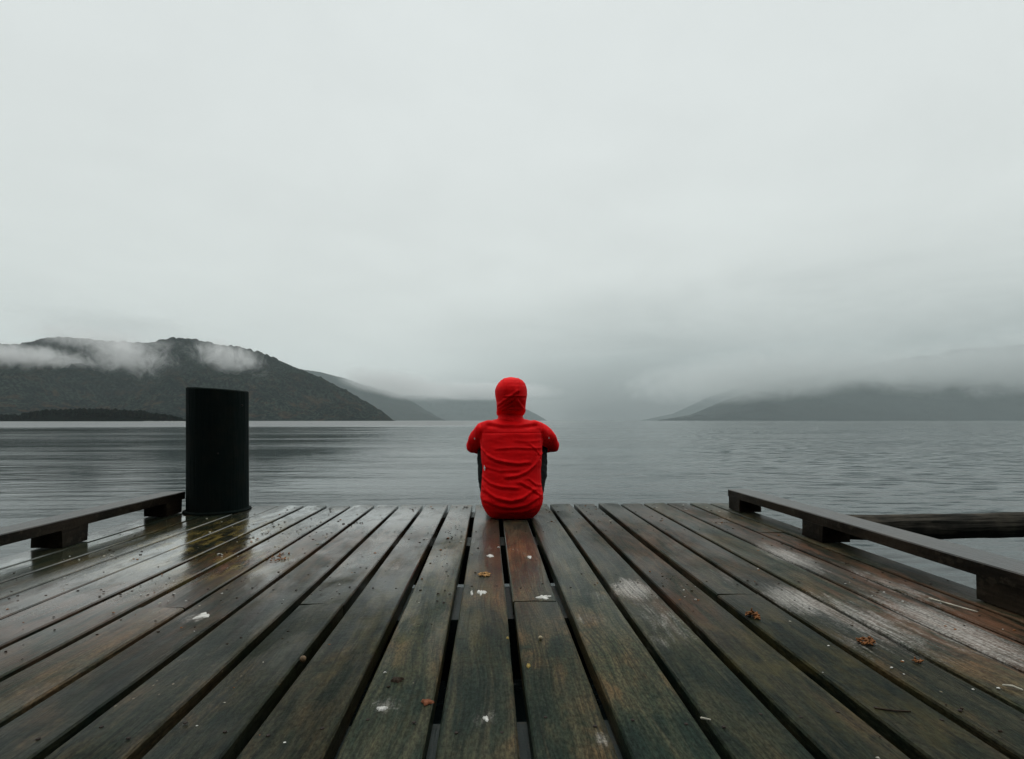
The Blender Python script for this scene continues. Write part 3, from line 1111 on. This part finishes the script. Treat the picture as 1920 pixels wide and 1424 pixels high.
# ---- trousers
pcs = [rings([(.022, .15, .12, .10, 0), (.06, .14, .145, .11, 0), (.13, .14, .155, .11, 0), (.20, .135, .155, .11, 0)], 24, 2.3)]
for s in (-1, 1):
    h_, k_, a_ = Vector(hip[s]), Vector(kn[s]), Vector(an[s])
    pcs.append(tube([h_ + Vector((s * .02, 0, 0)), h_.lerp(k_, .5) + Vector((s * .022, -.01, -.012)), k_ + Vector((s * .004, 0, .004)), k_.lerp(a_, .35) + Vector((s * .006, -.012, 0)), a_ + Vector((0, 0, .02))],
                    [.080, .074, .064, .062, .050], 18))
tro = fuse("trousers", pcs, BLACK, .0075, 4, person)
co, no = get_vn(tro.data)
for i in range(len(co)):
    p = Vector(co[i])
    co[i] += no[i] * (.0045 * mnoise.noise(p * 26) + .003 * mnoise.noise(Vector((p.x * 20, p.y * 50, p.z * 50))))
co[:, 2] = np.maximum(co[:, 2], .003)
set_v(tro.data, co)

# ---- shoes
for s in (-1, 1):
    a_ = Vector(an[s])
    so = fuse("shoe", [tube([(a_.x, a_.y - .045, .052), (a_.x, a_.y + .02, .058), (a_.x * 1.05, a_.y + .12, .042), (a_.x * 1.07, a_.y + .19, .034)], [(.040, .048), (.044, .054), (.047, .040), (.040, .030)], 16),
                       tube([(a_.x, a_.y - .01, .07), (a_.x, a_.y - .015, .125)], [.047, .046], 14)], SHOE, .007, 3, person)
    co, no = get_vn(so.data)
    co[:, 2] = np.maximum(co[:, 2], .022)
    set_v(so.data, co)
    sl = []
    outl = []
    for k in range(20):
        a = 2 * math.pi * k / 20
        yy = a_.y + .072 + .145 * math.sin(a)
        ww = .046 * (1.0 if math.sin(a) > -.2 else .88)
        outl.append((a_.x * (1.0 + .05 * (math.sin(a) + 1) / 2) + ww * math.copysign(abs(math.cos(a)) ** .8, math.cos(a)), yy))
    v2 = [(x, y, .003) for x, y in outl] + [(x, y, .028) for x, y in outl]
    f2 = [tuple(reversed(range(20))), tuple(range(20, 40))] + [(k, (k + 1) % 20, 20 + (k + 1) % 20, 20 + k) for k in range(20)]
    mesh_obj("sole", v2, f2, SHOE, so)

# ---- jacket: back, sleeves and collar as one garment
tor = [(.004, .160, .132, .096, .004), (.020, .157, .150, .114, .003), (.050, .151, .172, .134, .002), (.092, .145, .188, .143, .001), (.130, .144, .194, .143, 0), (.180, .148, .190, .136, -.001), (.240, .156, .183, .128, -.001),
       (.310, .166, .183, .122, 0), (.390, .182, .190, .120, 0), (.450, .196, .197, .116, 0), (.510, .208, .201, .108, 0), (.550, .217, .198, .098, 0), (.578, .225, .182, .086, 0), (.594, .231, .152, .076, 0), (.604, .236, .112, .068, -.004), (.610, .238, .086, .064, -.006)]
pcs = [rings(tor, 32, 2.55), tube([(0, .230, .570), (-.005, .238, .615), (-.006, .243, .662)], [(.098, .074), (.084, .066), (.083, .064)], 20)]
for s in (-1, 1):
    S, E_, W_ = Vector(sh[s]), Vector(el[s]), Vector(wr[s])
    pcs.append(tube([S + Vector((-s * .03, -.005, .006)), S + Vector((s * .006, .01, -.004)), S.lerp(E_, .5) + Vector((s * .012, 0, .002)), E_, E_.lerp(W_, .35) + Vector((0, .01, -.006)), W_ + Vector((s * .012, 0, 0))],
                    [.066, .066, (.050, .058), (.036, .048), (.040, .046), .036], 20))
jack = fuse("jacket", pcs, RED, .0048, 3, person)
co, no = get_vn(jack.data)
x, y, z = co[:, 0], co[:, 1], co[:, 2]
back = np.clip((-no[:, 1] - .02) / .3, 0, 1)


def fold(pts, amp, wdt, drop=1.25, neg=.75):
    """a drape ridge over the back following (x, z) points, with the crease below it"""
    xs = [p[0] for p in pts]
    zc = np.interp(x, xs, [p[1] for p in pts])
    ext = np.clip((x - xs[0] + .03) / .035, 0, 1) * np.clip((xs[-1] + .03 - x) / .035, 0, 1)
    t_ = (z - zc) / wdt
    return amp * ext * (np.exp(-t_ ** 2) - neg * np.exp(-(t_ + drop) ** 2))


dsp = np.zeros(len(co))
# drapes hanging between the armpits and the seat
dsp += fold([(-.19, .430), (-.15, .388), (-.10, .362), (-.03, .346), (.04, .340), (.09, .345)], 0.0078, 0.0109)
dsp += fold([(-.03, .262), (.03, .268), (.09, .292), (.14, .332), (.18, .395)], 0.0087, 0.0115)
dsp += fold([(-.18, .255), (-.13, .220), (-.07, .204), (.02, .198)], 0.0066, 0.0103)
dsp += fold([(-.17, .180), (-.10, .142), (-.01, .122), (.06, .138), (.13, .185)], 0.0075, 0.0121)
dsp += fold([(-.16, .120), (-.08, .092), (0, .082), (.08, .098), (.16, .140)], 0.0066, 0.0115)
dsp += fold([(-.09, .428), (.02, .436), (.17, .430)], 0.0041, 0.0086)
dsp += fold([(-.16, .318), (-.07, .298), (.03, .302)], 0.0034, 0.0092)
dsp += fold([(.05, .228), (.11, .196), (.17, .150)], 0.0052, 0.0098)
dsp += fold([(.10, .250), (.14, .215), (.18, .205)], 0.0041, 0.0086)
dsp += fold([(-.18, .205), (-.14, .170), (-.12, .120)], 0.0034, 0.0092)
dsp += fold([(-.14, .586), (-.05, .570), (.05, .570), (.15, .586)], 0.0072, 0.0126)
dsp += fold([(-.07, .612), (0, .604), (.07, .614)], 0.0034, 0.0080)
dsp += fold([(-.02, .060), (.06, .052), (.12, .075)], 0.0041, 0.0098)
dsp += fold([(.02, .480), (.10, .470), (.18, .478)], 0.0017, 0.0103)
# pull lines from the right armpit
dsp += fold([(.11, .455), (.15, .420), (.19, .360)], 0.0034, 0.0092)
seam = -0.0030 * np.exp(-((z - .524) / .0035) ** 2) * (np.abs(x) < .19)
sides = -0.0016 * (np.exp(-((np.abs(x) - .160) / .003) ** 2)) * (z > .10) * (z < .42)
armhole = -0.0085 * np.exp(-((np.abs(x) - .192) / .0055) ** 2) * np.clip((z - .40) / .02, 0, 1) * np.clip((.592 - z) / .02, 0, 1)
dsp = (dsp + seam + sides + armhole) * back
arm = np.clip((np.abs(x) - .19) / .02, 0, 1) * (z > .33)
for i in range(len(co)):
    p = Vector(co[i])
    q = .0040 * mnoise.noise(Vector((p.x * 8, p.y * 8, p.z * 20))) + .0010 * mnoise.noise(Vector((p.x * 22, p.y * 22, p.z * 60 + 5)))
    if arm[i] > 0:
        q += arm[i] * (.0030 * math.sin((abs(p.x) * .55 + p.y * .9 - p.z * .35) * 190 + 5 * mnoise.noise(p * 11)) + .003 * mnoise.noise(p * 16))
    dsp[i] += q
co = co + no * dsp[:, None]
co[:, 2] = np.maximum(co[:, 2], .004)
set_v(jack.data, co)

# ---- hood, open toward the lake
pcs = [rings([(.628, .250, .082, .060, -.006), (.642, .246, .088, .076, -.004), (.652, .243, .0925, .100, -.001), (.666, .243, .0930, .112, .001), (.690, .246, .0930, .121, .001), (.715, .248, .094, .127, .001), (.740, .250, .098, .131, 0), (.765, .251, .1025, .132, 0), (.790, .251, .1025, .130, 0),
               (.812, .252, .098, .124, .001), (.836, .253, .086, .110, .003), (.856, .254, .069, .090, .003), (.868, .255, .047, .062, .002), (.875, .256, .018, .026, .001)], 36, 2.35)]
hood = fuse("hood", pcs, RED, .0045, 2, jack)
co, no = get_vn(hood.data)
co[:, 0] += .0
top = np.clip((co[:, 2] - .66) / .04, 0, 1)
d_ = np.zeros(len(co))
bk = np.clip((-no[:, 1] + .1) / .5, 0, 1)
hx, hz = co[:, 0], co[:, 2]
# gathered folds at the nape, a cross seam behind the head and a crown seam
for (xa, za, xb, zb, amp, wd) in ((-.090, .690, .040, .785, .0080, .009), (-.085, .672, .020, .745, .0085, .009), (-.075, .660, .010, .708, .0070, .008), (.085, .668, .03, .73, .0070, .008), (-.05, .748, .088, .752, .0060, .006)):
    L = math.hypot(xb - xa, zb - za)
    ux, uz = (xb - xa) / L, (zb - za) / L
    al = (hx - xa) * ux + (hz - za) * uz
    ac = -(hx - xa) * uz + (hz - za) * ux
    ext = np.clip((al + .01) / .02, 0, 1) * np.clip((L + .01 - al) / .02, 0, 1)
    d_ += amp * .8 * ext * (np.exp(-(ac / wd) ** 2) - .8 * np.exp(-((ac + 1.3 * wd) / wd) ** 2)) * bk
d_ += -.010 * np.exp(-((hz - .655) / .010) ** 2) * bk * np.clip(1 - np.abs(hx) / .11, 0, 1)
d_ += -.0260 * np.exp(-((hx - .010) / .050) ** 2) * np.exp(-((hz - .682) / .030) ** 2) * bk
d_ += .0030 * np.exp(-((np.abs(hx) - .045) / .004) ** 2) * (hz > .76)
for i in range(len(co)):
    p = Vector(co[i])
    d_[i] += .0034 * mnoise.noise(p * 13) + .0008 * mnoise.noise(p * 45)
co = co + no * d_[:, None]
set_v(hood.data, co)
bm = bmesh.new()
bm.from_mesh(hood.data)
cut = [v for v in bm.verts if v.co.y > .318 and ((v.co.x / .080) ** 2 + ((v.co.z - .757) / .094) ** 2) < 1.0]
bmesh.ops.delete(bm, geom=cut, context='VERTS')
cut = [v for v in bm.verts if v.co.z < .632]
bmesh.ops.delete(bm, geom=cut, context='VERTS')
bm.to_mesh(hood.data)
bm.free()
sol = hood.modifiers.new("thickness", 'SOLIDIFY')
sol.thickness = .004
sol.offset = -1


def patch_on(parent, name, pts, depth_y, mat, th=.0022):
    """small flat print standing just proud of the cloth: outline pts (x, z) on the y = depth plane, tilted by per-point y"""
    n = len(pts)
    v = [(px_, py_, pz_) for (px_, py_, pz_) in pts] + [(px_, py_ - th, pz_) for (px_, py_, pz_) in pts]
    f = [tuple(range(n)), tuple(reversed(range(n, 2 * n)))] + [(k, n + k, n + (k + 1) % n, (k + 1) % n) for k in range(n)]
    return mesh_obj(name, v, f, mat, parent)


def surf(o, px_, pz_, extra=.0025):
    """y of the rearmost cloth at (x, z)"""
    me = o.data
    n = len(me.vertices)
    c = np.empty(n * 3)
    me.vertices.foreach_get('co', c)
    c = c.reshape(-1, 3)
    d2 = (c[:, 0] - px_) ** 2 + (c[:, 2] - pz_) ** 2
    near = c[d2 < .008 ** 2]
    if len(near) == 0:
        near = c[np.argsort(d2)[:3]]
    return near[:, 1].min() - extra


for (nm, cx_, cz_, w_, h_) in (("logo_patch", -.168, .312, .0062, .0190), ("sleeve_print", .240, .490, .0055, .0085), ("sleeve_print", -.232, .487, .0045, .0080)):
    pts = [(cx_ - w_ * .3, cz_ + h_), (cx_ + w_ * .7, cz_ + h_ * .3), (cx_ + w_, cz_ - h_ * .25), (cx_, cz_ - h_), (cx_ - w_, cz_ - h_ * .1)]
    patch_on(jack, nm, [(a, surf(jack, a, b_), b_) for a, b_ in pts], 0, WHITE)

# ================================================================== litter on the deck
LIME = mat_plain("bird_lime", (.50, .50, .47), .7, .25, .22, 60.0)
SEED = mat_plain("pale_seed_husk", (.40, .23, .09), .7, .2, .45, 90.0)
PELLET = mat_plain("brown_pellet", (.22, .092, .034), .75, .2, .5, 70.0)
BARK = mat_plain("dark_bark", (.030, .020, .013), .8, .2, .4, 60.0)
LEAFR = mat_plain("rust_leaf", (.17, .060, .028), .7, .2, .3, 50.0)
LEAFY = mat_plain("ochre_leaf", (.26, .19, .055), .7, .2, .3, 50.0)
STRAW = mat_plain("pale_straw", (.42, .40, .33), .7, .2, .3, 40.0)


def pellets(name, x, y, rx, ry, n, size, mat, label, cat, hmax=.018, group=None):
    """a small heap of separate elongated husks"""
    V, F = [], []
    for k in range(n):
        a, r = random.uniform(0, 2 * math.pi), math.sqrt(random.random())
        cx_, cy2 = rx * r * math.cos(a), ry * r * math.sin(a)
        zz = .003 + size * .4 + hmax * (1 - r) * random.random()
        dirv = Vector((random.uniform(-1, 1), random.uniform(-1, 1), random.uniform(-.5, .5))).normalized()
        L = size * random.uniform(.7, 1.3)
        v, f = tube([Vector((cx_, cy2, zz)) - dirv * L, Vector((cx_, cy2, zz)), Vector((cx_, cy2, zz)) + dirv * L], [size * .22, size * .45, size * .25], 6)
        b = len(V)
        V += v
        F += [tuple(b + i for i in ff) for ff in f]
    V = [Vector((p.x, p.y, max(p.z, .002))) for p in V]
    o = mesh_obj(name, V, F, mat, smooth=True, loc=(x, y, 0))
    return tag(o, label, cat, group)


def splat(name, x, y, rx, ry, mat, label, cat, blobs=7, th=.0045, seed=0, rot=0.0):
    """a dried lumpy splash: overlapping low domes fused to one flat cake"""
    rnd = random.Random(seed + 11)
    seg, rws = 26, 5
    V, F = [], []
    V.append((0, 0, th + .001))
    for j in range(1, rws + 1):
        q = j / rws
        for i in range(seg):
            a = 2 * math.pi * i / seg
            ca, sa = math.cos(a), math.sin(a)
            k = .62 + .55 * mnoise.noise(Vector((ca * 1.4 + seed, sa * 1.4, .3))) + .35 * mnoise.noise(Vector((ca * 4 + seed, sa * 4, 1.3)))
            k = max(k, .22)
            xx, yy = rx * q * k * ca * 1.5, ry * q * k * sa * 1.5
            zz = (th * (1 - q ** 2.5) * (.6 + .8 * abs(mnoise.noise(Vector((xx * 160, yy * 160, seed)))))) + (.0015 if j < rws else -.002)
            c_, s_ = math.cos(rot), math.sin(rot)
            V.append((xx * c_ - yy * s_, xx * s_ + yy * c_, zz))
    for i in range(seg):
        F.append((0, 1 + i, 1 + (i + 1) % seg))
    for j in range(rws - 1):
        for i in range(seg):
            k2 = (i + 1) % seg
            F.append((1 + j * seg + i, 1 + (j + 1) * seg + i, 1 + (j + 1) * seg + k2, 1 + j * seg + k2))
    o = mesh_obj(name, V, F, mat, smooth=True, loc=(x, y, .001))
    return tag(o, label, cat)


pellets("pellet_heap", .800, 1.592, .022, .019, 34, .0075, PELLET, "small heap of orange brown pellets on the plank right of centre", "droppings")
pellets("pellet_heap", 1.010, 1.392, .022, .018, 36, .0070, PELLET, "darker crumbled pellet heap nearest the right curb", "droppings", .022)
pellets("seed_heap", -.020, 2.065, .022, .026, 46, .0058, SEED, "flat heap of tan seed husks behind the seated person", "seeds", .008)
pellets("pellet_crumbs", 1.056, 1.278, .010, .008, 8, .0060, PELLET, "few brown crumbs beside the gap below the darker pellet heap", "droppings", .004)
pellets("bark_crumbs", -.915, 2.36, .05, .075, 22, .0058, PELLET, "scatter of rusty crumbs on the boards in front of the post", "crumbs", .004)
pellets("leaf_crumbs", -.19, 2.88, .035, .20, 12, .0042, BARK, "dark crumbs beside the gap left of the seated person", "crumbs", .004)
pellets("leaf_crumbs", -.78, 3.10, .05, .07, 7, .0060, BARK, "few black leaf scraps on the boards right of the post", "crumbs", .004)

splat("bird_dropping", -.030, 1.853, .019, .024, LIME, "bright white bird dropping nearest the centre gap", "droppings", seed=1)
splat("bird_dropping", -.062, 1.850, .0045, .030, LIME, "thin white streak beside the brightest bird dropping", "droppings", seed=2)
splat("bird_dropping", .182, 1.800, .024, .022, LIME, "smeared grey white dropping right of the centre gap", "droppings", seed=5, th=.003)
splat("bird_dropping", .175, 2.33, .012, .03, LIME, "small white dropping close behind the seated person", "droppings", seed=6, th=.003)
splat("bird_dropping", -.0, 2.36, .016, .02, LIME, "pale speck of dropping on the plank behind the person's left hip", "droppings", seed=8, th=.003)
splat("bird_dropping", -.880, 1.672, .022, .024, LIME, "lone white dropping on the boards at the left", "droppings", seed=9, th=.003)
splat("bird_dropping", -.223, 1.118, .012, .009, LIME, "little white splash on the plank bottom left of centre", "droppings", seed=12, th=.003)
splat("bird_dropping", -.008, 1.072, .006, .011, LIME, "tiny white dropping on the centre plank at the bottom", "droppings", seed=14, th=.003)
splat("leaf_scrap", -.134, 1.143, .013, .008, LEAFR, "rust red leaf scrap on the plank left of the centre gap", "leaf", seed=15, th=.003)
splat("bark_piece", -.213, 1.240, .015, .010, BARK, "flat black piece of bark on the plank left of centre", "bark", seed=17, th=.006)
splat("leaf_scrap", .094, 1.299, .005, .010, LEAFY, "yellow green leaf scrap at the edge of the centre gap", "leaf", seed=19, th=.003)
splat("leaf_scrap", .050, 1.466, .004, .008, LEAFY, "orange leaf bit left of the centre gap below the droppings", "leaf", seed=22, th=.003)

bmv = ball((0, 0, .008), (.008, .008, .008), 12)
o = mesh_obj("pebble", bmv[0], bmv[1], mat_plain("tan_pebble", (.15, .10, .055), .6, .3, .3, 80.0), smooth=True, loc=(-.463, 1.345, 0))
tag(o, "small round tan pebble on the lower left boards", "pebble")
o = mesh_obj("pebble", bmv[0], bmv[1], mat_plain("pale_pebble", (.40, .34, .22), .6, .3, .3, 80.0), smooth=True, loc=(.139, 1.455, 0))
o.scale = (.7, .7, .7)
tag(o, "tiny pale pebble right of the centre gap", "pebble")

for (pts, rads, mat_, lab) in (
        ([(1.152, 1.150, .006), (1.164, 1.141, .008), (1.176, 1.130, .005)], [.0022, .0030, .0018], STRAW, "curled white shaving at the right edge of the planks"),
        ([(.424, 1.052, .004), (.439, 1.045, .004)], [.0024, .0018], STRAW, "short white sliver on the lower right boards"),
        ([(1.30, 1.232, .004), (1.33, 1.225, .007), (1.375, 1.238, .004)], [.0016, .0020, .0012], STRAW, "pale bent straw near the right curb"),
        ([(1.475, 1.73, .004), (1.50, 1.64, .005), (1.52, 1.60, .004)], [.0022, .0024, .0014], STRAW, "thin pale splinter lying along the plank by the right curb"),
        ([(.80, 1.075, .003), (.83, 1.06, .005), (.862, 1.058, .004)], [.0016, .0018, .0012], BARK, "thin dark twig on the lower right boards")):
    c = Vector(pts[1])
    v, f = tube([Vector(p) - Vector((c.x, c.y, 0)) for p in pts], rads, 7)
    o = mesh_obj("twig" if mat_ is BARK else "wood_sliver", v, f, mat_, smooth=True, loc=(c.x, c.y, 0))
    tag(o, lab, "twig" if mat_ is BARK else "splinter")

# loose grit nobody could count
gv, gf, gm = [], [], []
for k in range(1700):
    gx = random.uniform(-1.9, 1.55)
    gy = random.uniform(.75, 3.75)
    if min(abs(gx - g) for g in gaps) < .022:
        continue
    if fbm(gx * 1.3, gy * 1.1, 3, .9, 4.2) < -.05:
        continue
    s_ = random.uniform(.0012, .0042) * (1.35 if gy > 2.4 else .9)
    n0 = len(gv)
    a0 = random.uniform(0, 6)
    for (rz, rr) in ((.0, 1.0), (.7, .75)):
        for i in range(5):
            a = a0 + 2 * math.pi * i / 5
            q = s_ * rr * random.uniform(.6, 1.3)
            gv.append((gx + q * math.cos(a) * 1.5, gy + q * math.sin(a), .0005 + rz * s_))
    m_ = 0 if random.random() < .60 else random.choice((1, 2, 3, 3))
    for i in range(5):
        gf.append((n0 + i, n0 + (i + 1) % 5, n0 + 5 + (i + 1) % 5, n0 + 5 + i))
        gm.append(m_)
    gf.append(tuple(n0 + 5 + i for i in range(5)))
    gm.append(m_)
grit = mesh_obj("deck_grit", gv, gf, BARK)
grit.data.materials.append(STRAW)
grit.data.materials.append(PELLET)
grit.data.materials.append(LIME)
grit.data.polygons.foreach_set('material_index', gm)
tag(grit, "loose dark and pale grit strewn over the wet planks", "grit", kind="stuff")
